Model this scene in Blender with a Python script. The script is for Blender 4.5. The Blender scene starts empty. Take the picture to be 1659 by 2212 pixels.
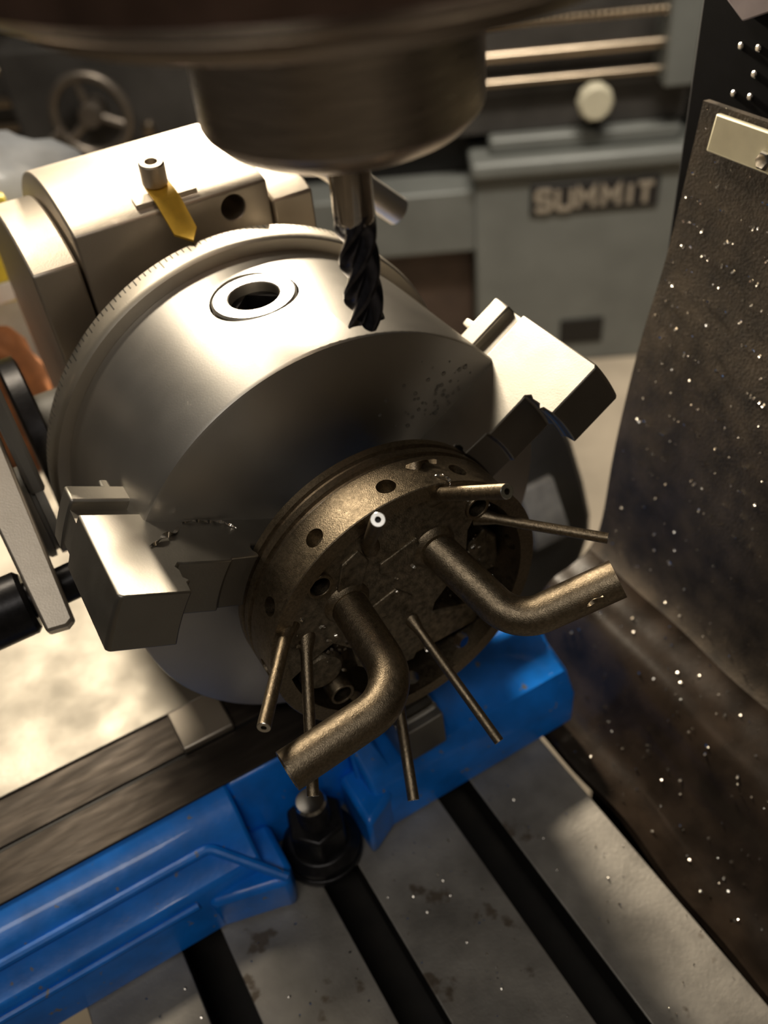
import bpy, bmesh, math, random
from mathutils import Vector, Matrix
random.seed(7)
scene = bpy.context.scene
COL = scene.collection
MM = 0.001
PI = math.pi

# ------------------------------------------------------------------ camera
R = [[0.8603669735440287, -0.5026609007735381, -0.08426559006037744],
     [-0.3969485019996293, -0.5571523627635085, -0.729392302829753],
     [0.3196882193558883, 0.6609941478565259, -0.678885983729585]]
CAM = Vector((-88.154, -210.789, 222.477))
cd = bpy.data.cameras.new('camera')
cam = bpy.data.objects.new('camera', cd)
COL.objects.link(cam)
m = Matrix(((R[0][0], -R[1][0], -R[2][0], CAM.x * MM),
            (R[0][1], -R[1][1], -R[2][1], CAM.y * MM),
            (R[0][2], -R[1][2], -R[2][2], CAM.z * MM),
            (0, 0, 0, 1)))
cam.matrix_world = m
cd.sensor_fit = 'VERTICAL'
cd.sensor_height = 36.0
cd.sensor_width = 27.0
cd.lens = 1924.07 * 36.0 / 2212.0
cd.clip_start = 0.01
cd.clip_end = 30.0
cd.dof.use_dof = True
cd.dof.focus_distance = 0.262
cd.dof.aperture_fstop = 9.5
scene.camera = cam

# ------------------------------------------------------------------ world, lights, exposure
w = bpy.data.worlds.new('shop_world')
scene.world = w
w.use_nodes = True
bg = w.node_tree.nodes['Background']
bg.inputs[0].default_value = (1.0, 0.88, 0.74, 1)
bg.inputs[1].default_value = 0.032


def light(name, kind, loc, target, power, color, size=None, size_y=None, spot=None):
    ld = bpy.data.lights.new(name, kind)
    ld.energy = power
    ld.color = color
    if kind == 'AREA':
        ld.shape = 'RECTANGLE' if size_y else 'DISK'
        ld.size = size
        if size_y:
            ld.size_y = size_y
    else:
        ld.shadow_soft_size = size
    if spot:
        ld.spot_size = spot
        ld.spot_blend = 0.5
    o = bpy.data.objects.new(name, ld)
    COL.objects.link(o)
    o.location = Vector(loc) * MM
    o.rotation_euler = (Vector(target) - Vector(loc)).to_track_quat('-Z', 'Y').to_euler()
    return o


# the machine's own halogen work lamp, above and behind the chuck
light('work_lamp', 'SPOT', (170, 450, 240), (0, 40, 20), 30.0, (1.0, 0.85, 0.64), size=0.028, spot=math.radians(76))
# area fills added overhead: one general, one aimed at the lathe
light('fill_overhead', 'AREA', (-700, -1000, 2000), (0, 0, 0), 10.0, (1.0, 0.93, 0.83), size=1.3, size_y=0.25)
far = light('fill_lathe', 'AREA', (500, 300, 1900), (1050, 1100, -500), 14.0, (1.0, 0.92, 0.80), size=1.3, size_y=0.25)
far.data.spread = math.radians(70)

light('bench_lamp', 'AREA', (-110, 860, 975), (-40, 20, 0), 9.0, (1.0, 0.86, 0.66), size=0.35, size_y=0.2)

vs = scene.view_settings
vs.view_transform = 'Standard'
vs.look = 'None'
vs.exposure = 0.0
vs.gamma = 1.0
vs.use_curve_mapping = False

# ------------------------------------------------------------------ materials
MATS = {}


def mat(name, color, metallic=0.0, rough=0.5, var=0.15, vscale=120, bump=0.0, bscale=900,
        rvar=0.0, rscale=200, spots=None, coat=0.0, aniso=0.0, axis='Y', stretch=(1, 1, 1), spot_scale=160,
        spot_thr=0.68, emission=None, trans=0.0):
    if name in MATS:
        return MATS[name]
    mt = bpy.data.materials.new(name)
    mt.use_nodes = True
    nt = mt.node_tree
    N, L = nt.nodes, nt.links
    b = N['Principled BSDF']
    b.inputs['Metallic'].default_value = metallic
    b.inputs['Roughness'].default_value = rough
    b.inputs['Coat Weight'].default_value = coat
    b.inputs['Transmission Weight'].default_value = trans
    tc = N.new('ShaderNodeTexCoord')
    mp = N.new('ShaderNodeMapping')
    mp.inputs['Scale'].default_value = stretch
    L.new(tc.outputs['Object'], mp.inputs['Vector'])
    nz = N.new('ShaderNodeTexNoise')
    nz.inputs['Scale'].default_value = vscale
    nz.inputs['Detail'].default_value = 5
    L.new(mp.outputs[0], nz.inputs['Vector'])
    cr = N.new('ShaderNodeValToRGB')
    c = Vector(color)
    lo = [max(0, x * (1 - var)) for x in c]
    hi = [min(1, x * (1 + var)) for x in c]
    cr.color_ramp.elements[0].color = (*lo, 1)
    cr.color_ramp.elements[1].color = (*hi, 1)
    cr.color_ramp.elements[0].position = 0.32
    cr.color_ramp.elements[1].position = 0.68
    L.new(nz.outputs['Fac'], cr.inputs['Fac'])
    col_out = cr.outputs['Color']
    if spots:
        n2 = N.new('ShaderNodeTexNoise')
        n2.inputs['Scale'].default_value = spot_scale
        n2.inputs['Detail'].default_value = 6
        L.new(tc.outputs['Object'], n2.inputs['Vector'])
        r2 = N.new('ShaderNodeValToRGB')
        r2.color_ramp.elements[0].position = spot_thr
        r2.color_ramp.elements[1].position = spot_thr + 0.04
        L.new(n2.outputs['Fac'], r2.inputs['Fac'])
        mx = N.new('ShaderNodeMix')
        mx.data_type = 'RGBA'
        mx.inputs['B'].default_value = (*spots, 1)
        L.new(r2.outputs['Color'], mx.inputs['Factor'])
        L.new(col_out, mx.inputs['A'])
        col_out = mx.outputs['Result']
    L.new(col_out, b.inputs['Base Color'])
    if rvar:
        n3 = N.new('ShaderNodeTexNoise')
        n3.inputs['Scale'].default_value = rscale
        n3.inputs['Detail'].default_value = 4
        L.new(mp.outputs[0], n3.inputs['Vector'])
        mr = N.new('ShaderNodeMapRange')
        mr.inputs['From Min'].default_value = 0.3
        mr.inputs['From Max'].default_value = 0.7
        mr.inputs['To Min'].default_value = max(0.02, rough - rvar)
        mr.inputs['To Max'].default_value = rough + rvar
        L.new(n3.outputs['Fac'], mr.inputs['Value'])
        L.new(mr.outputs[0], b.inputs['Roughness'])
    if bump:
        n4 = N.new('ShaderNodeTexNoise')
        n4.inputs['Scale'].default_value = bscale
        n4.inputs['Detail'].default_value = 3
        L.new(mp.outputs[0], n4.inputs['Vector'])
        bp = N.new('ShaderNodeBump')
        bp.inputs['Strength'].default_value = bump
        bp.inputs['Distance'].default_value = 0.0004
        L.new(n4.outputs['Fac'], bp.inputs['Height'])
        L.new(bp.outputs[0], b.inputs['Normal'])
    if aniso:
        b.inputs['Anisotropic'].default_value = aniso
        tg = N.new('ShaderNodeTangent')
        tg.direction_type = 'RADIAL'
        tg.axis = axis
        b.inputs['Anisotropic Rotation'].default_value = 0.25
        L.new(tg.outputs[0], b.inputs['Tangent'])
    MATS[name] = mt
    return mt


mat('chuck_steel', (0.66, 0.63, 0.585), 1.0, 0.46, 0.03, 60, 0.04, 1500, 0.015, 90, aniso=0.55, axis='Y')
mat('ring_steel', (0.62, 0.57, 0.49), 1.0, 0.45, 0.03, 80, 0.08, 1800, 0.015)
mat('jaw_steel', (0.35, 0.33, 0.295), 1.0, 0.47, 0.04, 90, 0.08, 1500, 0.03, 120, stretch=(1, 1, 1))
mat('satin_steel', (0.60, 0.54, 0.46), 1.0, 0.48, 0.03, 70, 0.12, 1600, 0.015)
mat('pinion_steel', (0.66, 0.63, 0.58), 1.0, 0.42, 0.02, 80)
mat('polished_steel', (0.62, 0.60, 0.57), 1.0, 0.16, 0.05, 80, 0.03, 900, 0.05)
mat('spindle_steel', (0.58, 0.51, 0.45), 1.0, 0.33, 0.12, 90, 0.10, 700, 0.07, 150, stretch=(1, 1, 8))
mat('head_paint', (0.14, 0.085, 0.065), 0.3, 0.42, 0.5, 45, 0.2, 300, 0.12, 60)
mat('dark_mark', (0.03, 0.028, 0.025), 0.2, 0.5)
mat('bore_black', (0.012, 0.011, 0.010), 0.3, 0.45)
mat('bronze_print', (0.265, 0.213, 0.147), 1.0, 0.42, 0.22, 1100, 0.30, 2600, 0.08, 500)
mat('bronze_face', (0.24, 0.20, 0.145), 0.9, 0.46, 0.45, 420, 0.6, 1500, 0.10, 300)
mat('groove_steel', (0.62, 0.55, 0.47), 1.0, 0.25, 0.10, 200, 0.05, 900)
mat('tube_end', (0.75, 0.74, 0.72), 1.0, 0.25, 0.05)
mat('yellow_brass', (0.80, 0.50, 0.05), 0.35, 0.45, 0.08, 300)
mat('blue_paint', (0.004, 0.20, 0.80), 0.0, 0.38, 0.22, 60, 0.25, 260, 0.08, 90, spots=(0.20, 0.20, 0.20), coat=0.3, spot_scale=230, spot_thr=0.67)
mat('cast_table', (0.33, 0.31, 0.28), 0.55, 0.52, 0.28, 45, 0.30, 700, 0.10, 60, spots=(0.16, 0.13, 0.10), spot_scale=55, spot_thr=0.62)
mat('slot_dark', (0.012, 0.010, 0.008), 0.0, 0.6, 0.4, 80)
mat('way_steel', (0.052, 0.042, 0.034), 0.7, 0.45, 0.3, 40, 0.1, 300, 0.08, 50, stretch=(1, 6, 6))
mat('base_plate_steel', (0.40, 0.37, 0.32), 1.0, 0.48, 0.12, 30, 0.1, 500, 0.08, 40)
mat('black_oxide', (0.022, 0.021, 0.023), 0.6, 0.36, 0.3, 300, 0.1, 800)
mat('carbide_black', (0.13, 0.13, 0.16), 0.95, 0.26, 0.3, 500, 0.05, 900)
mat('shank_steel', (0.55, 0.50, 0.45), 1.0, 0.14, 0.05)
mat('rubber_sheet', (0.050, 0.038, 0.026), 0.0, 0.60, 0.5, 90, 0.5, 900, 0.10, 35)
mat('rubber_oily', (0.020, 0.014, 0.010), 0.0, 0.25, 0.5, 60, 0.15, 300, 0.08, 35)
mat('column_black', (0.004, 0.004, 0.005), 0.0, 0.75, 0.3)
MATS['column_black'].node_tree.nodes['Principled BSDF'].inputs['Specular IOR Level'].default_value = 0.12
mat('lathe_grey', (0.145, 0.150, 0.138), 0.1, 0.45, 0.12, 8, 0.05, 60)
mat('lathe_dark', (0.050, 0.046, 0.042), 0.2, 0.5, 0.3, 10)
mat('lathe_brown', (0.070, 0.045, 0.032), 0.2, 0.6, 0.3, 10)
mat('lathe_rod', (0.42, 0.34, 0.25), 1.0, 0.28, 0.1, 20)
mat('plate_black', (0.02, 0.018, 0.018), 0.2, 0.4)
mat('letter_metal', (0.45, 0.40, 0.33), 0.6, 0.4, 0.08)
mat('knob_cream', (0.50, 0.46, 0.34), 0.0, 0.5, 0.08)
mat('machine_grey', (0.21, 0.20, 0.18), 0.0, 0.5, 0.15, 30)
mat('bag_white', (0.40, 0.42, 0.45), 0.0, 0.35, 0.1, 60, 0.6, 120, coat=0.3)
mat('packet_yellow', (0.42, 0.35, 0.03), 0.0, 0.4, 0.1)
mat('rag_orange', (0.20, 0.075, 0.025), 0.0, 0.8, 0.3, 80, 0.5, 200)
mat('strip_ivory', (0.50, 0.47, 0.34), 0.1, 0.35, 0.08)
mat('concrete', (0.42, 0.35, 0.26), 0.0, 0.8, 0.2, 6)
mat('wall_cream', (0.26, 0.24, 0.21), 0.0, 0.7, 0.1, 2)
mat('wall_paint', (0.12, 0.11, 0.10), 0.0, 0.8, 0.2, 3)
mat('chip_metal', (0.70, 0.66, 0.60), 1.0, 0.22, 0.1)
mat('drop_water', (0.9, 0.9, 0.9), 0.0, 0.05, 0.02, trans=0.9)
mat('lilac_plate', (0.34, 0.30, 0.32), 0.1, 0.5, 0.1)

# ------------------------------------------------------------------ mesh helpers (all inputs in millimetres)
WO = {}


def thing(name, loc, label=None, cat=None, group=None, kind=None):
    o = bpy.data.objects.new(name, None)
    COL.objects.link(o)
    o.empty_display_size = 0.01
    o.location = Vector(loc) * MM
    WO[o] = Vector(loc)
    tag(o, label, cat, group, kind)
    return o


def tag(o, label=None, cat=None, group=None, kind=None):
    if label: o['label'] = label
    if cat: o['category'] = cat
    if group: o['group'] = group
    if kind: o['kind'] = kind
    return o


def build(name, V, F, mtl, parent=None, smooth=35, bevel=0.0, seg=2, origin=None, mats=None, fmat=None):
    V = [Vector(v) for v in V]
    if origin is None:
        lo = Vector((min(v[i] for v in V) for i in range(3)))
        hi = Vector((max(v[i] for v in V) for i in range(3)))
        origin = (lo + hi) / 2
    origin = Vector(origin)
    me = bpy.data.meshes.new(name)
    me.from_pydata([(v - origin) * MM for v in V], [], F)
    bm = bmesh.new()
    bm.from_mesh(me)
    bmesh.ops.remove_doubles(bm, verts=bm.verts, dist=1e-7)
    bmesh.ops.recalc_face_normals(bm, faces=bm.faces)
    a = math.radians(smooth)
    for e in bm.edges:
        e.smooth = not (len(e.link_faces) != 2 or e.calc_face_angle(0) > a)
    for f in bm.faces:
        f.smooth = True
    bm.to_mesh(me)
    bm.free()
    if mats:
        for mm_ in mats:
            me.materials.append(MATS[mm_])
        if fmat:
            for p in me.polygons:
                p.material_index = fmat(p)
    else:
        me.materials.append(MATS[mtl])
    o = bpy.data.objects.new(name, me)
    COL.objects.link(o)
    WO[o] = origin
    if parent is not None:
        o.parent = parent
        o.location = (origin - WO[parent]) * MM
    else:
        o.location = origin * MM
    if bevel:
        b = o.modifiers.new('bevel', 'BEVEL')
        b.width = bevel * MM
        b.segments = seg
        b.limit_method = 'ANGLE'
        b.angle_limit = math.radians(40)
        b.harden_normals = False
    return o


def boxv(x0, x1, y0, y1, z0, z1):
    V = [(x, y, z) for x in (x0, x1) for y in (y0, y1) for z in (z0, z1)]
    F = [(0, 1, 3, 2), (4, 6, 7, 5), (0, 4, 5, 1), (2, 3, 7, 6), (0, 2, 6, 4), (1, 5, 7, 3)]
    return V, F


def box(name, b, mtl, parent=None, bevel=0.0, **k):
    V, F = boxv(*b)
    return build(name, V, F, mtl, parent, bevel=bevel, **k)


def join(parts):
    V, F = [], []
    for v, f in parts:
        n = len(V)
        V += list(v)
        F += [tuple(i + n for i in q) for q in f]
    return V, F


def prismv(poly, axis, lo, hi):
    # poly: 2D points in the two remaining axes in xyz order
    n = len(poly)
    V = []
    for t in (lo, hi):
        for a, b in poly:
            V.append({0: (t, a, b), 1: (a, t, b), 2: (a, b, t)}[axis])
    F = [tuple(range(n)), tuple(range(2 * n - 1, n - 1, -1))]
    F += [(i, (i + 1) % n, (i + 1) % n + n, i + n) for i in range(n)]
    return V, F


def prism(name, poly, axis, lo, hi, mtl, parent=None, bevel=0.0, **k):
    V, F = prismv(poly, axis, lo, hi)
    return build(name, V, F, mtl, parent, bevel=bevel, **k)


def frame(d):
    d = Vector(d).normalized()
    a = Vector((0, 0, 1)) if abs(d.z) < 0.9 else Vector((1, 0, 0))
    u = d.cross(a).normalized()
    return u, d.cross(u).normalized(), d


def lathev(profile, c, d, seg=64, closed=False):
    # profile: (radius, offset along d); radius 0 collapses to a pole
    u, v, d = frame(d)
    c = Vector(c)
    V, rows = [], []
    for r, h in profile:
        if r < 1e-6:
            rows.append([len(V)] * seg)
            V.append(c + d * h)
        else:
            rows.append(list(range(len(V), len(V) + seg)))
            for i in range(seg):
                t = 2 * PI * i / seg
                V.append(c + d * h + (u * math.cos(t) + v * math.sin(t)) * r)
    F = []
    n = len(rows)
    for k in range(n if closed else n - 1):
        A, B = rows[k], rows[(k + 1) % n]
        for i in range(seg):
            j = (i + 1) % seg
            q = []
            for x in (A[i], A[j], B[j], B[i]):
                if x not in q:
                    q.append(x)
            if len(q) > 2:
                F.append(tuple(q))
    return V, F


def lathe(name, profile, c, d, mtl, parent=None, seg=64, closed=False, bevel=0.0, **k):
    V, F = lathev(profile, c, d, seg, closed)
    return build(name, V, F, mtl, parent, bevel=bevel, **k)


def cyl(name, a, b, r, mtl, parent=None, seg=32, r2=None, cham=0.0, **k):
    a, b = Vector(a), Vector(b)
    L = (b - a).length
    r2 = r if r2 is None else r2
    c = cham
    P = [(0, 0), (r - c, 0)] + ([(r, c), (r2, L - c)] if c else [(r2, L)]) + ([(r2 - c, L)] if c else []) + [(0, L)]
    return lathe(name, P, a, b - a, mtl, parent, seg, **k)


def path_fillet(pts, rad, n=10):
    pts = [Vector(p) for p in pts]
    out = [pts[0]]
    for i in range(1, len(pts) - 1):
        a, k, b = pts[i - 1], pts[i], pts[i + 1]
        d1, d2 = (a - k).normalized(), (b - k).normalized()
        ang = d1.angle(d2)
        t = min(rad / math.tan(ang / 2), (a - k).length * 0.9, (b - k).length * 0.9)
        p, q = k + d1 * t, k + d2 * t
        rr = t * math.tan(ang / 2)
        cen = k + (d1 + d2).normalized() * (rr / math.sin(ang / 2))
        e1, e2 = p - cen, q - cen
        tot = e1.angle(e2)
        for j in range(n + 1):
            s = j / n
            out.append(cen + (e1 * math.sin((1 - s) * tot) + e2 * math.sin(s * tot)) / math.sin(tot))
    out.append(pts[-1])
    return out


def sweepv(path, radii, seg=20, bore=None, bore_depth=6.0, ridge=None):
    P = [Vector(p) for p in path]
    if not hasattr(radii, '__len__'):
        radii = [radii] * len(P)
    T = []
    for i in range(len(P)):
        a = P[max(0, i - 1)]
        b = P[min(len(P) - 1, i + 1)]
        T.append((b - a).normalized())
    u, v, _ = frame(T[0])
    V, F = [], []
    rows = []

    def row(c, uu, vv, r):
        s = len(V)
        for i in range(seg):
            t = 2 * PI * i / seg
            V.append(c + (uu * math.cos(t) + vv * math.sin(t)) * r)
        rows.append(list(range(s, s + seg)))
    for i, p in enumerate(P):
        if i:
            q = T[i - 1].rotation_difference(T[i])
            u = q @ u
            v = q @ v
        row(p, u, v, radii[i])
    if bore:
        row(P[-1], u, v, bore)
        row(P[-1] - T[-1] * bore_depth, u, v, bore)
    for k in range(len(rows) - 1):
        for i in range(seg):
            j = (i + 1) % seg
            F.append((rows[k][i], rows[k][j], rows[k + 1][j], rows[k + 1][i]))
    F.append(tuple(reversed(rows[0])))
    F.append(tuple(rows[-1]))
    return V, F


def sweep(name, path, r, mtl, parent=None, seg=20, bore=None, bore_depth=6.0, **k):
    V, F = sweepv(path, r, seg, bore, bore_depth)
    return build(name, V, F, mtl, parent, **k)


def cut(o, V, F):
    # boolean difference, baked into the mesh
    c = build('cutter', V, F, 'bore_black')
    md = o.modifiers.new('cut', 'BOOLEAN')
    md.object = c
    md.operation = 'DIFFERENCE'
    md.solver = 'EXACT'
    # evaluate in world space: both objects must have up-to-date matrices
    bpy.context.view_layer.update()
    dg = bpy.context.evaluated_depsgraph_get()
    me = bpy.data.meshes.new_from_object(o.evaluated_get(dg))
    o.modifiers.remove(md)
    old = o.data
    o.data = me
    bpy.data.meshes.remove(old)
    cm = c.data
    del WO[c]
    bpy.data.objects.remove(c)
    bpy.data.meshes.remove(cm)
    bm = bmesh.new()
    bm.from_mesh(me)
    for e in bm.edges:
        e.smooth = not (len(e.link_faces) != 2 or e.calc_face_angle(0) > math.radians(35))
    for f in bm.faces:
        f.smooth = True
    bm.to_mesh(me)
    bm.free()


def pol(r, deg, y):
    a = math.radians(deg)
    return Vector((r * math.cos(a), y, r * math.sin(a)))


# ------------------------------------------------------------------ the shop: floor and back wall
ZF = -1040
tag(box('floor', (-3500, 4500, -3000, 4500, ZF - 60, ZF), 'concrete'), 'tan concrete shop floor under the grey lathe', 'floor', kind='structure')
LH = Vector((math.cos(math.radians(-30)), math.sin(math.radians(-30)), 0))
LN = Vector((-LH.y, LH.x, 0))
LO = Vector((1149.0, 1227.3, 0))


def lp(h, z, n=0.0):
    return LO + LH * h + LN * n + Vector((0, 0, z))


def lboxv(h0, h1, z0, z1, n0, n1):
    V = [lp(h, z, n) for h in (h0, h1) for n in (n0, n1) for z in (z0, z1)]
    return V, boxv(0, 1, 0, 1, 0, 1)[1]


def lbox(name, b, mtl, parent=None, bevel=4.0, **k):
    V, F = lboxv(*b)
    return build(name, V, F, mtl, parent, bevel=bevel, **k)


tag(lbox('wall_back', (-3000, 2500, ZF, 1400, 900, 960), 'wall_paint', bevel=0), 'dark shop wall far behind the lathe', 'wall', kind='structure')

tag(box('wall_front', (-3500, 3000, -2060, -2000, ZF, 1400), 'wall_cream'), 'unseen pale shop wall behind the photographer, added for reflections', 'wall', kind='structure')  # unseen wall, put in for its reflections on the metal

# ------------------------------------------------------------------ lathe in the background
lathe_t = thing('lathe', lp(0, ZF, 150), 'grey-green engine lathe standing behind, with a dark lettered name plate', 'lathe')
lbox('cabinet', (-215, 620, ZF, -562, 0, 420), 'lathe_grey', lathe_t, 6)
lbox('cabinet_lip', (-224, 630, -562, -525, -18, 430), 'lathe_grey', lathe_t, 10)
lbox('vent', (-18, 84, -985, -920, -4, 4), 'bore_black', lathe_t, 1)
lbox('bed_shelf', (-182, 215, -525, -490, 20, 300), 'lathe_grey', lathe_t, 8)
lbox('bed_front', (-262, 225, -490, -388, 50, 330), 'lathe_dark', lathe_t, 4)
lbox('bed', (-1500, 640, -470, -215, 78, 360), 'lathe_dark', lathe_t, 5)
lbox('bed_way', (-1500, 640, -215, -190, 70, 200), 'lathe_grey', lathe_t, 5)
lbox('rod_bracket', (154, 216, -404, -120, -20, 90), 'lathe_grey', lathe_t, 5)
lbox('gearbox', (216, 640, -404, 60, 30, 380), 'lathe_dark', lathe_t, 8)
# leadscrew with thread, feed rod and switch rod
h0, h1, nb = -1400, 160, 260
P = []
for i in range(nb + 1):
    P.append((9.5 if i % 2 else 7.0, (h1 - h0) * i / nb))
lathe('leadscrew', [(0, 0)] + P + [(0, h1 - h0)], lp(h0, -273, 22), LH, 'lathe_rod', lathe_t, 16)
cyl('feed_rod', lp(-1400, -331, 22), lp(160, -331, 22), 10.5, 'lathe_rod', lathe_t, 20)
cyl('switch_rod', lp(-1400, -381, 26), lp(160, -381, 26), 7.5, 'lathe_rod', lathe_t, 16)
kb = lathe('gear_knob', [(0, -22), (30, -22), (36, -14), (36, 6), (14, 10), (14, 46), (0, 46)], lp(27, -425, 6), LN, 'knob_cream', lathe_t, 10)
# tailstock-side tray and a black box for the shaded gap above it
lbox('drip_tray', (-620, -195, -735, -592, 15, 300), 'lathe_grey', lathe_t, 6)
lbox('gap_shade', (-700, -205, -592, -470, 120, 340), 'bore_black', lathe_t, 0)
lbox('tray_support', (-640, -218, -1035, -735, 70, 330), 'lathe_brown', lathe_t, 4)
lbox('carriage_apron', (-1130, -720, -520, -225, -30, 80), 'lathe_dark', lathe_t, 10)
# handwheel with its crank handle
hw = lathe('handwheel', [(72 + 10 * math.cos(t), 10 * math.sin(t)) for t in [2 * PI * i / 14 for i in range(14)]],
           lp(-960, -340, -75), LN, 'lathe_rod', lathe_t, 48, closed=True)
hw.data.materials[0] = mat('handwheel_iron', (0.20, 0.17, 0.14), 0.8, 0.4, 0.2, 20)
lathe('hub', [(0, -14), (20, -14), (24, -4), (24, 50), (0, 50)], lp(-960, -340, -75), LN, 'handwheel_iron', hw, 24)
for k in range(3):
    a = math.radians(100 + 120 * k)
    sweep('spoke', [lp(-960 + 20 * math.cos(a), -340 + 20 * math.sin(a), -72), lp(-960 + 70 * math.cos(a), -340 + 70 * math.sin(a), -76)], [9, 7], 'handwheel_iron', hw, 10)
sweep('handle', [lp(-1036, -368, -82), lp(-1040, -369, -112), lp(-1042, -369, -125)], [7, 9, 6], 'polished_steel', hw, 14)
lathe('clamp_ball', [(0, -14), (10, -10), (14, 0), (10, 10), (0, 14)], lp(-866, -386, -40), LN, 'lathe_rod', lathe_t, 16)
# the name plate
c0 = [lp(-98, -651, -6), lp(176, -651, -6), lp(176, -586, -6), lp(-98, -586, -6)]
V = c0 + [p + LN * 8 for p in c0]
npl = build('name_plate', V, [(0, 1, 2, 3), (7, 6, 5, 4), (0, 4, 5, 1), (1, 5, 6, 2), (2, 6, 7, 3), (3, 7, 4, 0)], 'plate_black', lathe_t, bevel=1.5)
GL = {'S': [[(1, .84), (.84, 1), (.16, 1), (0, .84), (0, .62), (.16, .5), (.84, .5), (1, .38), (1, .16), (.84, 0), (.16, 0), (0, .16)]],
      'U': [[(0, 1), (0, .16), (.16, 0), (.84, 0), (1, .16), (1, 1)]],
      'M': [[(0, 0), (0, 1), (.5, .42), (1, 1), (1, 0)]],
      'I': [[(.5, 0), (.5, 1)]],
      'T': [[(0, 1), (1, 1)], [(.5, 0), (.5, 1)]]}


def strokev(pts, wd, mapf, d0, d1):
    # a flat polyline stroke of width wd, mitred, given depth between d0 and d1
    pts = [Vector((p[0], p[1])) for p in pts]
    Lf, Rt = [], []
    n = len(pts)
    for i, p in enumerate(pts):
        a = (pts[i] - pts[i - 1]).normalized() if i else None
        b = (pts[i + 1] - pts[i]).normalized() if i < n - 1 else None
        t = (a + b).normalized() if a and b else (a or b)
        nn = Vector((-t.y, t.x))
        s = wd / 2
        if a and b:
            s = wd / 2 / max(0.45, abs(nn.dot(Vector((-a.y, a.x)))))
        Lf.append(p + nn * s)
        Rt.append(p - nn * s)
    V, F = [], []
    for d in (d0, d1):
        V += [mapf(q.x, q.y, d) for q in Lf] + [mapf(q.x, q.y, d) for q in Rt]
    m2 = 2 * n
    for i in range(n - 1):
        F += [(i, i + 1, n + i + 1, n + i), (m2 + i, m2 + n + i, m2 + n + i + 1, m2 + i + 1),
              (i, m2 + i, m2 + i + 1, i + 1), (n + i, n + i + 1, m2 + n + i + 1, m2 + n + i)]
    F += [(0, n, m2 + n, m2), (n - 1, m2 + n - 1, m2 + 2 * n - 1, 2 * n - 1)]
    return V, F


xx = -84
for ch, wd in (('S', 30), ('U', 30), ('M', 33), ('M', 33), ('I', 8), ('T', 32)):
    parts = []
    for st in GL[ch]:
        pts = [(xx + p[0] * wd, -640 + p[1] * 42) for p in st]
        parts.append(strokev(pts, 10.5, lambda a, b, d: lp(a, b, d), -9.5, -5.5))
    V, F = join(parts)
    build('letter', V, F, 'letter_metal', npl)['label'] = 'pale metal letter %s' % ch
    xx += wd + 14.5 + (5 if ch == 'M' else -2 if ch == 'I' else 0)

# ------------------------------------------------------------------ grey housing behind the chuck, right
gh = thing('machine_pedestal', (170, 160, ZF), 'dull grey rounded machine casting seen right of the chuck below its jaw', 'machine')
prism('casting', [(96, ZF), (205, ZF), (205, -300), (232, -270), (240, -238), (239, -218), (230, -183), (217, -143), (206, -119), (192, -100), (172, -88), (96, -84)], 1, 130, 210, 'machine_grey', gh, bevel=5)
mat('wedge_lit_white', (0.8, 0.78, 0.72), 0.0, 0.4)
prism('lit_wedge', [(108, -198), (131, -198), (131, -160), (126, -160), (108, -188)], 0, 172, 198, 'wedge_lit_white', gh, 1)  # added wedge for a lamp-lit patch; its brightness is in the white

# ------------------------------------------------------------------ milling table
tb = thing('milling_table', (-45, 30, -215), 'grey cast iron milling table with dark T-slots and oil stains', 'table')
TX0, TX1, TZ = -151.5, 61.5, -133.0
slots = (-104.7, -45.7, 14.5)
poly = [(TX0, TZ - 70), (TX0, TZ)]
for sx in slots:
    poly += [(sx - 8, TZ), (sx - 8, TZ - 16), (sx - 15, TZ - 16), (sx - 15, TZ - 27), (sx + 15, TZ - 27), (sx + 15, TZ - 16), (sx + 8, TZ - 16), (sx + 8, TZ)]
poly += [(TX1, TZ), (TX1, TZ - 70)]
V, F = prismv(poly, 1, -420, 560)
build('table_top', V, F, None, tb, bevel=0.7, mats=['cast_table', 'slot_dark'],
      fmat=lambda p: 1 if (p.center.z * 1000 + (TZ - 70 + TZ) / 2 < TZ - 1.0) else 0)  # slot insides coloured near black, standing for their shade
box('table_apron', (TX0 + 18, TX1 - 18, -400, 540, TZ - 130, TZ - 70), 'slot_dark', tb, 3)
# saddle and pedestal the table rides on
mb = thing('mill_saddle', (-45, 60, ZF), 'dark machine base carrying the milling table', 'machine')
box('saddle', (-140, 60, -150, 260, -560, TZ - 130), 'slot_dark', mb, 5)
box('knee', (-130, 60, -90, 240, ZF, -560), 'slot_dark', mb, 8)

# ------------------------------------------------------------------ blue vise base
vb = thing('vise_base', (-60, 40, TZ), 'bright blue painted vise base with worn edges, clamped across the table', 'vise')
prof = [(-37, -133), (-37, -121), (-33, -106.5), (-23, -100.5), (-20, -95), (-8, -89), (150, -89), (150, -133)]
prism('body', prof, 0, -230, -72, 'blue_paint', vb, 1.6)
prof2 = [(-37, -133), (-37, -112), (-30, -102), (-16, -97), (-8, -89), (150, -89), (150, -133)]
vr = prism('body', prof2, 0, -22, 80, 'blue_paint', vb)
cut(vr, *boxv(-11, 19, -45, 27, -101.5, -70))
bv = vr.modifiers.new('bevel', 'BEVEL')
bv.width = 3.5 * MM
bv.segments = 3
bv.limit_method = 'ANGLE'
bv.angle_limit = math.radians(40)
prof3 = [(-17, -133), (-17, -110), (-8, -89), (150, -89), (150, -133)]
prism('lug_wall', prof3, 0, -72, -22, 'blue_paint', vb, 1.5)
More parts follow.
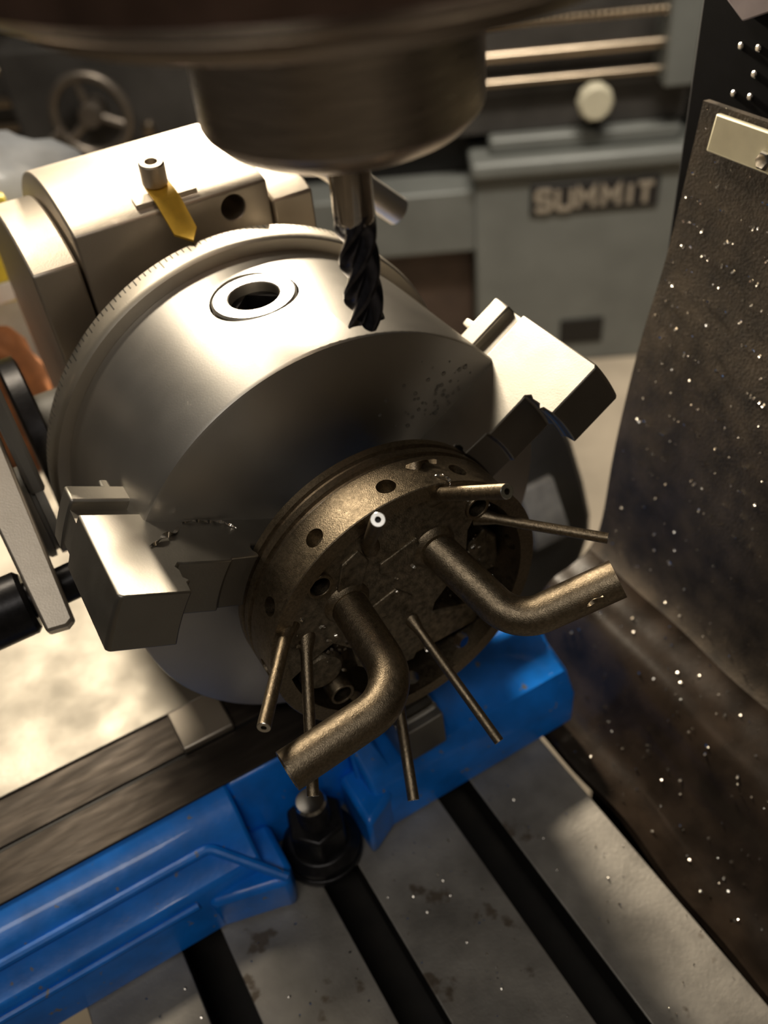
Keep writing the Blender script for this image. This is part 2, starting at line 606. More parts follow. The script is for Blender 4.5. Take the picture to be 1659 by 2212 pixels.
# triangular rib ear left of the clamp stud
ear = [(-96, -22), (-96, -37), (-72, -43), (-66, -45), (-63, -38), (-63, -17), (-72, -15)]
prism('lug_ear', ear, 2, -133, -112, 'blue_paint', vb, 2.5)
prism('lug_ear', [(-30, -17), (-30, -44), (-22, -40), (-14, -36), (-14, -17)], 2, -133, -108, 'blue_paint', vb, 2.5)
# raised bead running along the casting and down to the ear
sweep('bead', path_fillet([(-230, -22.5, -98.5), (-88, -22.5, -98.5), (-66, -43, -111)], 6), 2.0, 'blue_paint', vb, 10)
sweep('bead', [(-230, -34.5, -111), (-100, -34.5, -111)], 1.6, 'blue_paint', vb, 8)
sweep('bead', [(-24, -34, -130), (-22, -20, -104), (-20, -12, -93)], 1.6, 'blue_paint', vb, 8)
# bare machined ways on top
box('way', (-230, -13, -7.5, 13, -89, -87.6), 'way_steel', vb, 0.4)
box('groove_shade', (-230, -13, 13, 15, -89, -88.7), 'bore_black', vb)  # black strip laid in the groove in place of its shade
box('way', (-230, -13, 15, 150, -89, -88.0), 'way_steel', vb, 0.4)
box('key_block', (-81, -59, 13.5, 34, -88, -84), 'satin_steel', vb, 0.8)

# ------------------------------------------------------------------ clamp stud with nuts
cs = thing('clamp_stud', (-46.5, -30, -133), 'black oxide hold-down stud with nut and washers beside the blue base', 'clamp')
SX, SY = -46.5, -29.0
lathe('washer', [(0, 0), (17, 0), (17, 4), (0, 4)], (SX, SY, -133), (0, 0, 1), 'black_oxide', cs, 40, bevel=0.7)
lathe('flange_nut', [(0, 0), (16, 0), (16, 3.5), (13, 7), (0, 7)], (SX, SY, -129), (0, 0, 1), 'black_oxide', cs, 40, bevel=0.5)
hexa = [(SX + 12.6 * math.cos(math.radians(60 * k + 12)), SY + 12.6 * math.sin(math.radians(60 * k + 12))) for k in range(6)]
prism('hex_nut', hexa, 2, -122.5, -107, 'black_oxide', cs, 1.4)
P = [(0, 0)] + [(6.0 if i % 2 else 6.6, 1.0 * i) for i in range(36)] + [(5.2, 37.5), (0, 38)]
lathe('threaded_stud', P, (SX, SY, -133), (0, 0, 1), 'black_oxide', cs, 28)
lathe('stud_end', [(6.2, 0), (6.4, 1.0), (5.6, 2.2), (0, 2.8)], (SX, SY, -95.6), (0, 0, 1), 'polished_steel', cs, 28)

# ------------------------------------------------------------------ dividing head
dh = thing('dividing_head', (-8, 130, -88), 'satin steel dividing head with rounded top carrying the chuck', 'dividing head')
box('base_plate', (-165, 64, 36, 235, -88, -86.9), 'base_plate_steel', dh, 0.3)
arc = []
yc, Rt = 133.0, 100.0
a0 = math.asin(math.sqrt(1 - (37 / Rt) ** 2))
for i in range(41):
    t = math.acos(-37 / Rt) * (1 - i / 40) + math.radians(-20) * (i / 40)
    arc.append((yc + Rt * math.cos(t), Rt * math.sin(t)))
blk = [(96, -86.9)] + arc + [(yc + 94, -86.9)]
o = prism('swivel_block', blk, 0, -45, 28, 'satin_steel', dh, 0.9, smooth=25)
cut(o, *lathev([(0, 0), (4.6, 0), (4.6, 30), (0, 30)], (13.3, 90, 86.4), (0, 1, 0), 32))
R2 = 91.5
arc2 = []
for i in range(33):
    t = math.acos(-36.5 / R2) * (1 - i / 32) + math.radians(-20) * (i / 32)
    arc2.append((yc + R2 * math.cos(t), R2 * math.sin(t)))
flg = [(96.5, -86.9)] + arc2 + [(yc + 86, -86.9)]
prism('side_flange', flg, 0, -62.5, -46.2, 'satin_steel', dh, 1.0, smooth=25)
prism('side_flange', flg, 0, 29.2, 46, 'satin_steel', dh, 1.0, smooth=25)
# index pointer: bent brass-yellow strip held by a socket screw
pp = [(-14.2, 107, 98.2), (-14.2, 96, 95.6), (-13.2, 86.2, 87.2), (-8.6, 80.2, 85.9),
      (-4.6, 86.6, 87.2), (-5.2, 96, 95.6), (-5.2, 107, 98.2)]
top = [Vector(p) + Vector((0, -0.3, 0.9)) for p in pp]
V = [Vector(p) for p in pp] + top
n = 7
F = [(0, 1, 5, 6), (1, 2, 4, 5), (2, 3, 4), (7, 13, 12, 8), (8, 12, 11, 9), (9, 11, 10)] + [(i, (i + 1) % n, (i + 1) % n + n, i + n) for i in range(n)]
ptr = build('index_pointer', V, F, 'yellow_brass', dh)
ptr['label'] = 'yellow pointed index strip'
prism('pointer_seat', [(99.4, 93.2), (104, 93.8), (104, 97.2), (99.4, 95.9)], 0, -20.5, 2.5, 'satin_steel', dh, 0.2)
sc = lathe('socket_screw', [(0, 0), (3.0, 0), (3.0, 1.6), (4.6, 1.8), (4.6, 9.2), (4.1, 9.8), (2.3, 9.8), (2.3, 6.0), (0, 6.0)], (-10, 106.5, 97.6), (0, -0.18, 0.98), 'satin_steel', dh, 28)
# locking lever bar behind the cutter
lv = sweep('lock_lever', [(50, 128, 92), (66, 126, 80), (97.5, 124, 50)], [6.4, 6.4, 6.4], 'pinion_steel', dh, 24, bore=5.0, bore_depth=10)
# index plate, plunger and crank on the left flank
lathe('index_plate', [(0, 0), (36, 0), (38, 1), (38, 7), (36, 8), (0, 8)], (-85, 123, 2), (1, 0, 0), 'black_oxide', dh, 56)
lathe('plate_hub', [(0, 0), (20, 0), (20, 14), (0, 14)], (-76.9, 123, 2), (1, 0, 0), 'machine_grey', dh, 32)
box('sector_plate', (-92.6, -87, 64, 82, 22, 74), 'machine_grey', dh, 1.5)
lathe('sector_hub', [(0, 0), (17, 0), (18, 1), (18, 3), (16, 3.4), (16, 4.6), (18, 5), (18, 8), (0, 8)], (-96, 74, 8), (1, 0, 0), 'machine_grey', dh, 40)
lathe('sector_knob', [(0, 0), (12, 0), (14, 1), (14, 5), (0, 5)], (-102.5, 72, 4), (1, 0, 0), 'black_oxide', dh, 32)
q = [(-96.2, 15.2, 6.3), (-99, 14, 5.4), (-105.6, 14.8, 6), (-106.3, 44, 27.2), (-107.3, 73.7, 48.9), (-107.5, 103, 70.4), (-93.2, 103.2, 70.4), (-93.7, 69.5, 45.8)]
dn = Vector((0, 0.59, -0.81)) * 9
V = [Vector(p) for p in q] + [Vector(p) + dn for p in q]
n = len(q)
ic = thing('index_crank', (-100, 60, 0), 'flat steel crank arm with black handle, left of the chuck', 'crank')
build('crank_arm', V, [tuple(range(n)), tuple(range(2 * n - 1, n - 1, -1))] + [(i, (i + 1) % n, (i + 1) % n + n, i + n) for i in range(n)], 'satin_steel', ic, bevel=1.0)
cyl('crank_handle', (-170, 36, 2), (-107, 36, 2.5), 11.5, 'black_oxide', ic, 28, cham=1.5)
cyl('crank_shaft', (-107, 36, 2.5), (-87.5, 36.5, 2.8), 6.6, 'black_oxide', ic, 24)
box('plunger_block', (-74, -62.8, 84, 100, 20, 30), 'base_plate_steel', dh, 1)

# ------------------------------------------------------------------ three-jaw chuck
ck = thing('chuck', (0, 40, -80), 'bright steel three-jaw chuck gripping the bronze manifold', 'chuck')
A0 = 32.43
o = lathe('body', [(0, 0.3), (40, 0.3), (41, 0), (78.4, 0), (79.4, 0.35), (80, 1.4), (80, 69.8), (30, 69.8), (0, 69.8)], (0, 0, 0), (0, 1, 0), 'chuck_steel', ck, 160, smooth=30)
KC = pol(80, 92.4, 43.5)
kd = pol(1, 92.4, 0)
cut(o, *lathev([(0, -12), (15.0, -12), (15.0, 8), (0, 8)], KC, kd, 48))
pin = lathe('pinion_socket', [(8.6, -11), (8.6, -0.7), (9.0, -0.35), (13.6, -0.35), (14.3, -1.0), (14.3, -11.5), (8.6, -11.5)], KC, kd, 'pinion_steel', ck, 56)
lathe('socket_floor', [(0, -10.6), (8.7, -10.6), (8.7, -10.9), (0, -10.9)], KC, kd, 'bore_black', pin, 24)
u_, v_, d_ = frame(kd)
pts = []
# square drive hole inside the pinion: corner wedges between the round bore and the square
for q in range(4):
    a = PI / 2 * q + PI / 4
    V, ring_ = [], []
    for d in (-10.5, -4.0):
        for t in range(9):
            b = a - PI / 4 + PI / 2 * t / 8
            V.append(KC + d_ * d + (u_ * math.cos(b) + v_ * math.sin(b)) * 8.7)
        s = 6.3
        V.append(KC + d_ * d + (u_ * math.cos(a + PI / 4) + v_ * math.sin(a + PI / 4)) * 8.2)
        V.append(KC + d_ * d + (u_ * math.cos(a - PI / 4) + v_ * math.sin(a - PI / 4)) * 8.2)
    n = 11
    pts.append((V, [tuple(range(n)), tuple(range(2 * n - 1, n - 1, -1))] + [(i, (i + 1) % n, (i + 1) % n + n, i + n) for i in range(n)]))
V, F = join(pts)
build('square_drive', V, F, 'black_oxide', pin)
# graduated ring
rg = lathe('graduated_ring', [(60, 69.9), (84.3, 69.9), (85.2, 71.2), (85.5, 73), (85.5, 81.0), (84.8, 81.6), (60, 81.6)], (0, 0, 0), (0, 1, 0), 'ring_steel', ck, 160, smooth=30)
parts = []
for k in range(240):
    dg_ = k * 1.5
    ln = 5.6 if k % 10 == 0 else (4.2 if k % 5 == 0 else 3.0)
    c = pol(85.5, dg_, 80.9)
    ux = Vector((-math.sin(math.radians(dg_)), 0, math.cos(math.radians(dg_))))
    un = pol(1, dg_, 0)
    V = [c + ux * a + un * b + Vector((0, d, 0)) for a in (-0.2, 0.2) for d in (0, -ln) for b in (-0.3, 0.06)]
    parts.append((V, boxv(0, 1, 0, 1, 0, 1)[1]))
V, F = join(parts)
tag(build('graduation_marks', V, F, 'dark_mark', rg), 'fine dark graduation lines', kind='stuff')
lathe('spindle_nose', [(0, 81.7), (58, 81.7), (58, 95.9), (0, 95.9)], (0, 0, 0), (0, 1, 0), 'bore_black', ck, 64)


def jawv(poly, ang, t0, t1, nseg=8):
    a = math.radians(ang)
    ur = Vector((math.cos(a), 0, math.sin(a)))
    ut = Vector((-math.sin(a), 0, math.cos(a)))
    V, F = [], []
    n = len(poly)
    for i in range(nseg + 1):
        t = t0 + (t1 - t0) * i / nseg
        for r, y in poly:
            V.append(ur * math.sqrt(r * r - t * t) + ut * t + Vector((0, y, 0)))
    for i in range(nseg):
        for k in range(n):
            j = (k + 1) % n
            F.append((i * n + k, i * n + j, (i + 1) * n + j, (i + 1) * n + k))
    F += [tuple(range(n - 1, -1, -1)), tuple(range(nseg * n, nseg * n + n))]
    return V, F


JP = [(98.2, 4.5), (98.2, -33.2), (97.2, -34.2), (77.6, -34.2), (77.3, -30.0), (76.0, -29.0), (77.5, -27.4), (77.3, -24.2),
      (78.0, -22.6), (76.8, -21.0), (75.4, -21.2), (60, -21.2), (59.6, -20.0), (50.2, -19.4), (50.15, -17.4), (51.0, -16.6), (51.0, -14.8),
      (50.2, -13.4), (30, -13.4), (30, 4.5)]
for k in range(3):
    an = A0 + 120 * k
    jw = build('jaw', *jawv(JP, an, -9.7, 9.7, 10), 'jaw_steel', ck, smooth=25, bevel=0.55)
    build('guide_neck', *jawv([(97.5, 4.4), (97.5, 12.6), (40, 12.6), (40, 4.4)], an, -5.8, 5.8, 4), 'jaw_steel', jw)
    tp = [(98.0, 12.6), (98.0, 20.8), (95, 20.8), (95, 20.8), (86.5, 20.8), (86.5, 24.5), (83.5, 24.5), (83.5, 20.8), (40, 20.8), (40, 12.6)]
    tp = [p for i, p in enumerate(tp) if i != 3]
    build('guide_key', *jawv(tp, an, -9.4, 9.4, 6), 'jaw_steel', jw, bevel=0.8)

# ------------------------------------------------------------------ the manifold in the chuck
mf = thing('manifold', (0, -27, -50), 'bronze-coloured ring manifold with bent pipes and thin tubes held in the chuck', 'manifold')
ring = lathe('ring', [(50, -39.7), (50, -25.2), (48.7, -24.9), (48.7, -22.9), (50, -22.6), (50, -20.1), (48.7, -19.8), (48.7, -18.1), (50, -17.8),
                      (50, -15), (49.3, -14.2), (44.5, -14.2), (44.5, -40), (49.7, -40)], (0, 0, 0), (0, 1, 0), 'bronze_print', mf, 128, closed=True, smooth=25)
cutters = []
for k in range(12):
    an = 1 + 30 * k
    cutters.append(lathev([(0, 40), (3.05, 40), (3.05, 55), (0, 55)], (0, -33.6, 0), pol(1, an, 0), 24))
cut(ring, *join(cutters))
for nm, y0, y1 in (('oil_groove', -24.9, -22.9), ('oil_groove', -19.8, -18.1)):
    lathe(nm, [(48.3, y0), (48.78, y0), (48.78, y1), (48.3, y1)], (0, 0, 0), (0, 1, 0), 'groove_steel', mf, 128, closed=True)
lathe('floor_disc', [(0, -20), (44.6, -20), (44.6, -14.6), (0, -14.6)], (0, 0, 0), (0, 1, 0), 'bronze_face', mf, 96)
# face plate that closes most of the cup; pockets stay open lower left and right
pl = [(44.7 * math.cos(math.radians(t)), 44.7 * math.sin(math.radians(t))) for t in range(48, 193, 5)]
pl += [(-36, -2), (-28, 1), (-22, -6), (-21, -16), (-12, -26), (0, -27), (7, -14), (10, -4), (17, 3), (23, 12), (24, 22), (29, 30)]
fp = prism('face_plate', pl, 1, -38.6, -20, 'bronze_face', mf, smooth=25)
cc = []
for x, z in ((-29, 29.1), (27.6, 30.2)):
    cc.append(lathev([(0, -45), (3.35, -45), (3.35, -21), (0, -21)], (x, 0, z), (0, 1, 0), 28))
cut(fp, *join(cc))
for x, z, y0, y1 in ((-29, 29.1, -39.8, -24), (27.6, 30.2, -39.4, -24), (-28.7, -24.4, -40.2, -20)):
    lathe('bore_sleeve', [(3.3, y0 + .2), (3.5, y0), (4.2, y0), (4.4, y0 + .3), (4.4, y1), (3.3, y1)], (x, 0, z), (0, 1, 0), 'bronze_print', mf, 32, closed=True)
# segment rib that carries the lower wall, and raised webs on the face
prism('web', [(-14, -34), (30, -33), (36, -25), (12, -16), (2, -27), (-12, -28)], 1, -33, -20, 'bronze_face', mf, 1.0)
prism('web', [(-21, 33), (-15, 36), (-12, 30), (-15, 22), (-20, 17), (-24, 22)], 1, -39.4, -38, 'bronze_face', mf, 0.4)
prism('web', [(-8.5, 26), (5, 30), (7, 23), (-2, 19), (-9, 22)], 1, -39.4, -38, 'bronze_face', mf, 0.4)
prism('web', [(-13, 9), (-4, 12), (2, 5), (-7, 1), (-13, 3)], 1, -39.2, -38, 'bronze_face', mf, 0.4)
prism('web', [(30, -14), (44, -16), (43, 0), (38, 6), (31, 2)], 1, -28, -20, 'bronze_face', mf, 0.8)
lathe('port_boss', [(0, -22), (7.5, -22), (8, -36), (6.8, -37.5), (0, -37.5)], (-33, 0, -12), (0, 1, 0), 'bronze_face', mf, 28)
# weld beads where the tubes leave, and the tubes
TUBES = [((12.6, 42.5), (17.7, -67.8, 63.1), 2.15), ((30.2, 23.7), (56.7, -67.6, 23.1), 1.75), ((-10.7, 34.9), (-17.2, -60, 66), 2.0),
         ((-40.8, 16.8), (-62.5, -69, 21), 1.95), ((-36.2, 8.1), (-55.6, -73.9, -14.2), 1.85), ((-7.9, -24.6), (-23.8, -74.9, -46.1), 1.95),
         ((0.9, -7.1), (5.3, -82.1, -27.1), 1.65)]
for (sx, sz), E_, r in TUBES:
    S_ = Vector((sx, -37.5, sz))
    E_ = Vector(E_)
    d = (E_ - S_).normalized()
    tbo = sweep('thin_tube', [S_ - d * 2, S_ + d * 2.5, S_ + d * 5, E_], [r * 1.9, r * 1.35, r, r], 'bronze_print', mf, 20, bore=r * 0.42, bore_depth=5)
    lathe('tube_tip', [(r * .43, 0), (r * .43, .12), (r * .93, .12), (r * .98, 0)], E_, d, 'tube_end', tbo, 24, closed=True)
    lathe('bore_shade', [(0, -2.2), (r * .41, -2.2), (r * .41, -2.0), (0, -2.0)], E_, d, 'bore_black', tbo, 16)  # black disc set in each bore for the shade inside
for pts_ in ([(-21, -36, 16), (-21.5, -73, 9.5), (-61, -75, 6)], [(11.0, -36, 22), (21.1, -68.9, 6.8), (50.4, -80, 19.6)]):
    p = path_fillet(pts_, 14, 14)
    bp = sweep('bent_pipe', p, 6.15, 'bronze_print', mf, 36, bore=5.3, bore_depth=9)
    d = (Vector(pts_[1]) - Vector(pts_[0])).normalized()
    q = Vector((pts_[0][0], -38.6, pts_[0][2])) + d * 0.2
    V, F = sweepv([q + Vector((0, 0.3, 0)), q + Vector((0, -0.6, 0)), q + Vector((0, -1.6, 0))], [8.0, 7.4, 6.1], 32)
    build('pipe_weld', V, F, 'bronze_print', bp)

# ------------------------------------------------------------------ spindle and end mill
SC = (0, -31, 0)
sp = thing('mill_spindle', (0, -31, 152), 'dark mill head with bright turned spindle nose above the chuck', 'spindle')
lathe('nose', [(0, 152.4), (25.6, 152.4), (27.2, 153.2), (30.2, 156.2), (30.8, 157.4), (30.8, 183), (0, 183)], SC, (0, 0, 1), 'spindle_steel', sp, 128, smooth=25)
lathe('nose_flange', [(0, 182.4), (57.5, 182.4), (60, 183.2), (60.4, 185), (59.5, 187.6), (0, 187.6)], SC, (0, 0, 1), 'spindle_steel', sp, 128, smooth=25)
lathe('flange_seam', [(0, 187.5), (66.5, 187.5), (67.5, 188.3), (67.5, 189.5), (0, 189.5)], SC, (0, 0, 1), 'spindle_steel', sp, 128, smooth=25)
lathe('head_housing', [(0, 189.4), (69, 189.4), (72, 191.5), (73, 200), (84, 222), (90, 250), (90, 420), (0, 420)], SC, (0, 0, 1), 'head_paint', sp, 96, smooth=25)
em = thing('end_mill', (0, -31, 103.6), 'black coated four-flute end mill with bright shank above the chuck', 'end mill')
lathe('shank', [(0, 131), (4.5, 131), (4.95, 132.2), (4.95, 152.5), (0, 152.5)], SC, (0, 0, 1), 'shank_steel', em, 40)


def mill_r(f):
    f = (f % 1.0)
    if f < 0.16: return 5.0
    if f < 0.30: return 5.0 - (f - 0.16) / 0.14 * 0.75
    if f < 0.62: return 4.25 - (f - 0.30) / 0.32 * 1.75
    if f < 0.90: return 2.5 + ((f - 0.62) / 0.28) ** 2 * 0.9
    return 3.4 + (f - 0.90) / 0.10 * 1.6


NS, NZ = 96, 60
V, F = [], []
for j in range(NZ + 1):
    zz = 103.6 + (133.5 - 103.6) * j / NZ
    tw = 2 * PI * (zz - 103.6) / 38.0
    s = max(0.0, (zz - 128.0) / 5.5)
    for i in range(NS):
        ph = 2 * PI * i / NS
        fr = (4 * i / NS)
        r = mill_r(fr) * (1 - s) + 4.95 * s
        z2 = zz
        if j == 0:
            z2 = zz + 0.9 * (1 - (mill_r(fr) - 2.5) / 2.5)
        V.append(Vector((r * math.cos(-ph + tw), -31 + r * math.sin(-ph + tw), z2)))
for j in range(NZ):
    for i in range(NS):
        k = (i + 1) % NS
        F.append((j * NS + i, j * NS + k, (j + 1) * NS + k, (j + 1) * NS + i))
V.append(Vector((0, -31, 104.9)))
F += [(len(V) - 1, (i + 1) % NS, i) for i in range(NS)]
F.append(tuple(NZ * NS + i for i in range(NS)))
build('flutes', V, F, 'carbide_black', em, smooth=40)

# ------------------------------------------------------------------ rubber way cover and black column at the right
wc = thing('way_cover', (150, -100, -140), 'dark brown rubber way cover littered with shiny chips, hanging beside the table', 'way cover')
WP = [(169, 124), (167, 106), (165, 88), (159.5, 48), (151, 11), (144, -38), (141, -82), (136, -98), (124, -106), (113, -109), (104, -117), (97, -131), (88, -139), (76, -141), (66, -138)]


def catmull(P, n):
    P = [Vector((*p, 0)) for p in P]
    out = []
    for i in range(len(P) - 1):
        p0, p1, p2, p3 = P[max(i - 1, 0)], P[i], P[i + 1], P[min(i + 2, len(P) - 1)]
        for j in range(n):
            t = j / n
            out.append(0.5 * ((2 * p1) + (p2 - p0) * t + (2 * p0 - 5 * p1 + 4 * p2 - p3) * t * t + (3 * p1 - p0 - 3 * p2 + p3) * t ** 3))
    out.append(P[-1])
    return out


CP = catmull(WP[1:], 5)
NY = 60
Y0, Y1 = 20.0, -330.0


def sheet_pt(i, y):
    c = CP[i]
    s = i / (len(CP) - 1)
    wv = 2.2 * math.sin(y * 0.045 + s * 5) * s + 1.2 * math.sin(y * 0.11 + 2 + s * 9) * s
    fold = 2.0 * math.sin(s * 34 + y * 0.006) * max(0, s - 0.45)
    return Vector((c.x + wv * 0.5 - fold * 0.5, y, c.y + fold + wv * 0.3))


V, F = [], []
for j in range(NY + 1):
    y = Y0 + (Y1 - Y0) * j / NY
    for i in range(len(CP)):
        V.append(sheet_pt(i, y))
nc = len(CP)
for j in range(NY):
    for i in range(nc - 1):
        F.append((j * nc + i, j * nc + i + 1, (j + 1) * nc + i + 1, (j + 1) * nc + i))
sh = build('rubber_sheet', V, F, None, wc, smooth=80, mats=['rubber_sheet', 'rubber_oily'], fmat=lambda p: 1 if p.vertices[0] % nc >= 31 else 0)
sd = sh.modifiers.new('thickness', 'SOLIDIFY')
sd.thickness = 3 * MM
sd.offset = 0
stp = [(162.6, 103), (165.6, 105), (164.6, 91), (161.8, 89)]
prism('clamp_strip', [(162.0, 92.5), (164.0, 105.0), (161.6, 105.4), (159.4, 92.9)], 1, -330, 10, 'strip_ivory', wc, 0.8)
for y in (-15.5, -75, -140, -200):
    lathe('strip_bolt', [(0, 0), (3.2, 0), (3.2, 2.2), (2.4, 3.2), (0, 3.4)], (160.6, y, 97), (-1, 0, 0.17), 'polished_steel', wc, 6)

bc = thing('machine_column', (240, -60, ZF), 'black machine column with bright dots, upper right', 'column')
prism('column_body', [(186, -400), (186, 46), (330, 60), (330, -400)], 2, ZF, 330, 'column_black', bc, 0.8)
for y, z in ((25.0, 118.5), (17.3, 119.3), (17.0, 110.9), (24.6, 102.6), (17.0, 103.2), (9.0, 112)):
    lathe('bright_dot', [(0, 0), (1.25, 0), (1.25, 0.7), (0.8, 1.2), (0, 1.3)], (186.2, y, z), (-1, 0, 0), 'tube_end', bc, 14)  # small discs standing in for shiny out-of-focus chips
prism('corner_plate', [(36, 136), (22.7, 127.6), (8, 134), (8, 150), (36, 150)], 0, 181.5, 186, 'lilac_plate', bc, 0.5)

# ------------------------------------------------------------------ soft things at the far left
bag = thing('plastic_bag', (-72, 372, TZ), 'crumpled white plastic bag behind the dividing head', 'bag')


def lump(name, c, rad, mtl, parent, amp=0.18, seedv=1, n=28, mz=20):
    rnd = random.Random(seedv)
    ks = [(Vector((rnd.uniform(-1, 1), rnd.uniform(-1, 1), rnd.uniform(-1, 1))) * rnd.uniform(2, 7), rnd.uniform(0, 6)) for _ in range(9)]
    V, F = [], []
    for j in range(mz + 1):
        th = PI * j / mz
        for i in range(n):
            ph = 2 * PI * i / n
            d = Vector((math.sin(th) * math.cos(ph), math.sin(th) * math.sin(ph), math.cos(th)))
            s = 1 + amp * sum(abs(math.sin(k.dot(d) + f)) - 0.6 for k, f in ks) / 3
            p = Vector((d.x * rad[0], d.y * rad[1], d.z * rad[2])) * s
            p.z = max(p.z, -rad[2] * 0.9)
            V.append(Vector(c) + p)
    for j in range(mz):
        for i in range(n):
            k = (i + 1) % n
            F.append((j * n + i, j * n + k, (j + 1) * n + k, (j + 1) * n + i))
    return build(name, V, F, mtl, parent, smooth=50)


lump('bag_skin', (-56, 392, -50), (98, 50, 92), 'bag_white', bag, 0.16, 3)
pk = thing('yellow_packet', (-75, 292, -30), 'yellow printed packet leaning on the white bag', 'packet')
prism('packet_body', [(-112, -8), (-52, -14), (-44, 44), (-104, 52)], 1, 288, 296, 'packet_yellow', pk, 2)
box('packet_label', (-104, -57, 286.6, 288.4, -11, 0), 'bag_white', pk, 0.5)
rg_ = thing('shop_rag', (-90, 262, TZ), 'crumpled orange-brown rag beside the dividing head', 'rag')
lump('rag_cloth', (-94, 262, -66), (36, 16, 70), 'rag_orange', rg_, 0.3, 11)

# ------------------------------------------------------------------ chips and coolant
def shardv(c, nrm, size, rnd):
    u, v, n_ = frame(nrm)
    a = rnd.uniform(0, 2 * PI)
    t = u * math.cos(a) + v * math.sin(a)
    b = n_.cross(t)
    V, F = [], []
    k = 4
    curl = rnd.uniform(0.6, 2.0)
    for i in range(k + 1):
        s = i / k
        p = c + t * size * math.sin(curl * s) / curl + n_ * (size * (1 - math.cos(curl * s)) / curl + 0.15)
        wd = size * 0.28 * (1 - 0.7 * abs(s - 0.4))
        V += [p - b * wd, p + b * wd + n_ * 0.2]
    for i in range(k):
        F.append((2 * i, 2 * i + 1, 2 * i + 3, 2 * i + 2))
    return V, F


rnd = random.Random(5)
parts = []
for k in range(900):
    up = rnd.random() < 0.72
    if up:
        i = int(rnd.triangular(0, 32, 9))
        y = rnd.uniform(-90, 19)
    else:
        i = rnd.randint(32, nc - 4)
        y = rnd.uniform(-190, 10)
    i = min(i, nc - 2)
    p = sheet_pt(i, y)
    tn = sheet_pt(i + 1, y) - p
    nrm = Vector((tn.z, 0, -tn.x)).normalized()
    if nrm.x > 0 and abs(nrm.x) > abs(nrm.z): nrm = -nrm
    if nrm.z < 0 and abs(nrm.z) >= abs(nrm.x): nrm = -nrm
    parts.append(shardv(p + nrm * 1.6, nrm, rnd.uniform(0.5, 1.9), rnd))
V, F = join(parts)
tag(build('metal_swarf', V, F, 'chip_metal', smooth=80), 'tiny bright metal chips scattered over the rubber way cover', 'swarf', kind='stuff')
parts = []
for k in range(210):
    y = rnd.uniform(-190, -45)
    x = rnd.choice((rnd.uniform(-149, -114), rnd.uniform(-95, -55), rnd.uniform(-36, 5), rnd.uniform(-36, 5), rnd.uniform(24, 60)))
    parts.append(shardv(Vector((x, y, TZ)), Vector((0, 0, 1)), rnd.uniform(0.4, 1.5), rnd))
V, F = join(parts)
tag(build('metal_swarf', V, F, 'chip_metal', smooth=80), 'tiny bright metal chips scattered over the T-slot table', 'swarf', kind='stuff')
parts = []
for k in range(150):
    q = rnd.random()
    if q < 0.4:
        an, r = rnd.uniform(150, 235), rnd.uniform(20, 44)
    elif q < 0.8:
        an, r = rnd.uniform(-50, 45), rnd.uniform(26, 44)
    else:
        an, r = rnd.uniform(0, 360), rnd.uniform(10, 44)
    inpl = False
    c = pol(r, an, -39.0 if 50 < (an % 360) < 190 else -28.5)
    parts.append(shardv(c, Vector((0, -1, 0.4)), rnd.uniform(0.7, 2.2), rnd))
V, F = join(parts)
tag(build('metal_swarf', V, F, 'chip_metal', smooth=80), 'fine chips caught inside the bronze manifold', 'swarf', kind='stuff')


def ribbon(name, path, wd, label, twist=3.0, mtl='chip_metal', group=None):
    P = catmull3(path, 6)
    V, F = [], []
    for i, p in enumerate(P):
        a = P[max(0, i - 1)]
        b = P[min(len(P) - 1, i + 1)]
        u, v, d = frame(b - a)
        t = twist * i / len(P) * 2
        e = u * math.cos(t) + v * math.sin(t)
        ww = wd * (0.35 + 0.65 * math.sin(PI * (i + 0.5) / len(P)))
        f_ = d.cross(e)
        V += [p - e * ww, p + e * ww, p + e * ww + f_ * 0.18, p - e * ww + f_ * 0.18]
    for i in range(len(P) - 1):
        for k in range(4):
            j = (k + 1) % 4
            F.append((4 * i + k, 4 * i + j, 4 * i + 4 + j, 4 * i + 4 + k))
    F += [(0, 1, 2, 3), tuple(4 * len(P) - 4 + k for k in (3, 2, 1, 0))]
    return tag(build(name, V, F, mtl, smooth=70), label, 'metal chip', group)


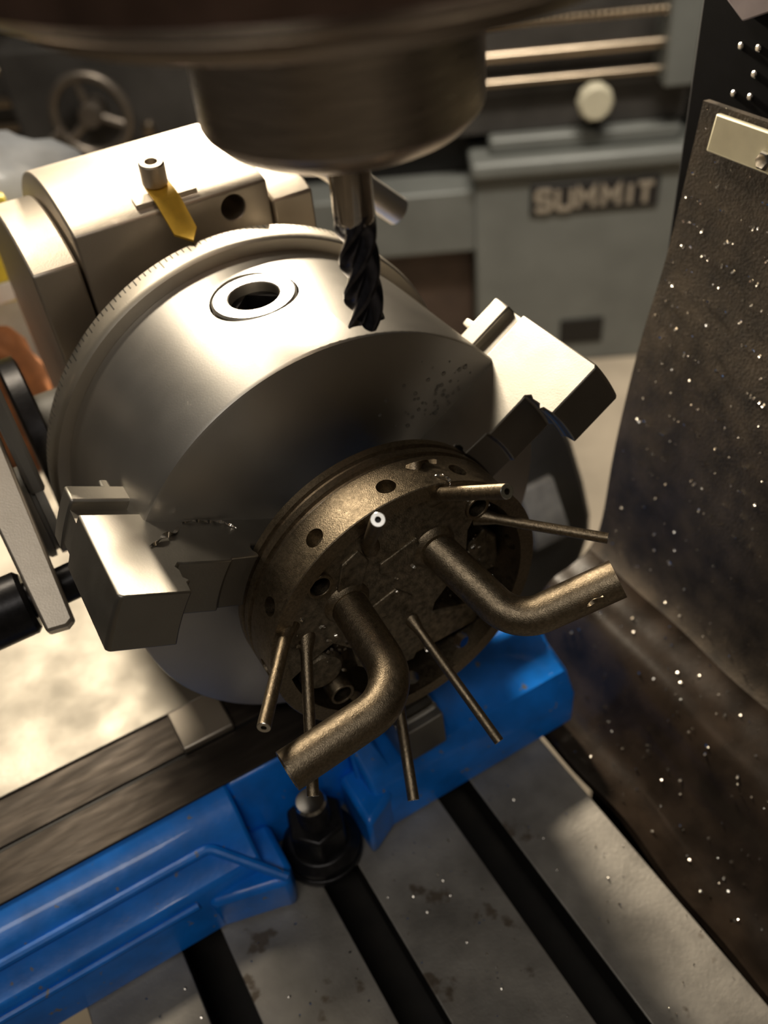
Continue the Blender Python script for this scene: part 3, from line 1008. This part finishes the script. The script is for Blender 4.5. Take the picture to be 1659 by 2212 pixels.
def catmull3(P, n):
    P = [Vector(p) for p in P]
    out = []
    for i in range(len(P) - 1):
        p0, p1, p2, p3 = P[max(i - 1, 0)], P[i], P[i + 1], P[min(i + 2, len(P) - 1)]
        for j in range(n):
            t = j / n
            out.append(0.5 * ((2 * p1) + (p2 - p0) * t + (2 * p0 - 5 * p1 + 4 * p2 - p3) * t * t + (3 * p1 - p0 - 3 * p2 + p3) * t ** 3))
    out.append(P[-1])
    return out


def jtop(r, y, lift=0.3):
    # a point on the upper side of the left jaw
    a = math.radians(A0 + 120)
    ur = Vector((math.cos(a), 0, math.sin(a)))
    ut = Vector((-math.sin(a), 0, math.cos(a)))
    return ur * r - ut * (9.7 + lift) + Vector((0, y, 0))


ribbon('metal_chip', [jtop(82, -13), jtop(79, -11.5, .8), jtop(76, -9, 1.2), jtop(73, -7.5, .6), jtop(70, -4, .5)], 0.9, 'feathery bright chip lying on the left jaw', 4)
ribbon('metal_chip', [jtop(68, -1.5), jtop(63, -1.2, .7), jtop(58, -1.5, .4), jtop(54, -2.4, .8), jtop(51, -5.5, .4)], 0.6, 'long curled chip along the left jaw joint', 8)
ribbon('metal_chip', [pol(50.4, 80, -29), pol(51.2, 76, -31), pol(50.8, 72, -29.5), pol(51.5, 69, -31)], 1.5, 'dark torn chip stuck on top of the manifold ring', 2, 'bronze_print')
ribbon('metal_chip', [pol(50.3, 73, -36), pol(51.2, 71.5, -38), pol(50.8, 70.5, -40.5), pol(49.4, 71, -42)], 0.5, 'small hooked chip hanging over the manifold front edge', 3)
ribbon('metal_chip', [(41, -84, 21.5), (38.5, -83.4, 20.8), (36, -83.5, 19.6), (34.5, -82.3, 17.2)], 0.6, 'small chip resting on the right bent pipe', 3, 'bronze_print')
parts = []
for k in range(70):
    an = rnd.gauss(50, 9)
    r = rnd.gauss(60, 9)
    if not (42 < an < 80 and 46 < r < 78): continue
    c = pol(r, an, 0)
    parts.append(lathev([(rr, -hh) for rr, hh in ((1, 0), (.85, .3), (.5, .5))] + [(0, -.55)], c, Vector((0, 1, 0)), 10))
    sc_ = rnd.uniform(0.3, 0.95)
    V_, F_ = parts[-1]
    parts[-1] = ([c + (v - c) * sc_ for v in V_], F_)
V, F = join(parts)
tag(build('coolant_drops', V, F, 'drop_water', smooth=80), 'small coolant drops on the chuck face beside the upper jaw', 'drops', kind='stuff')
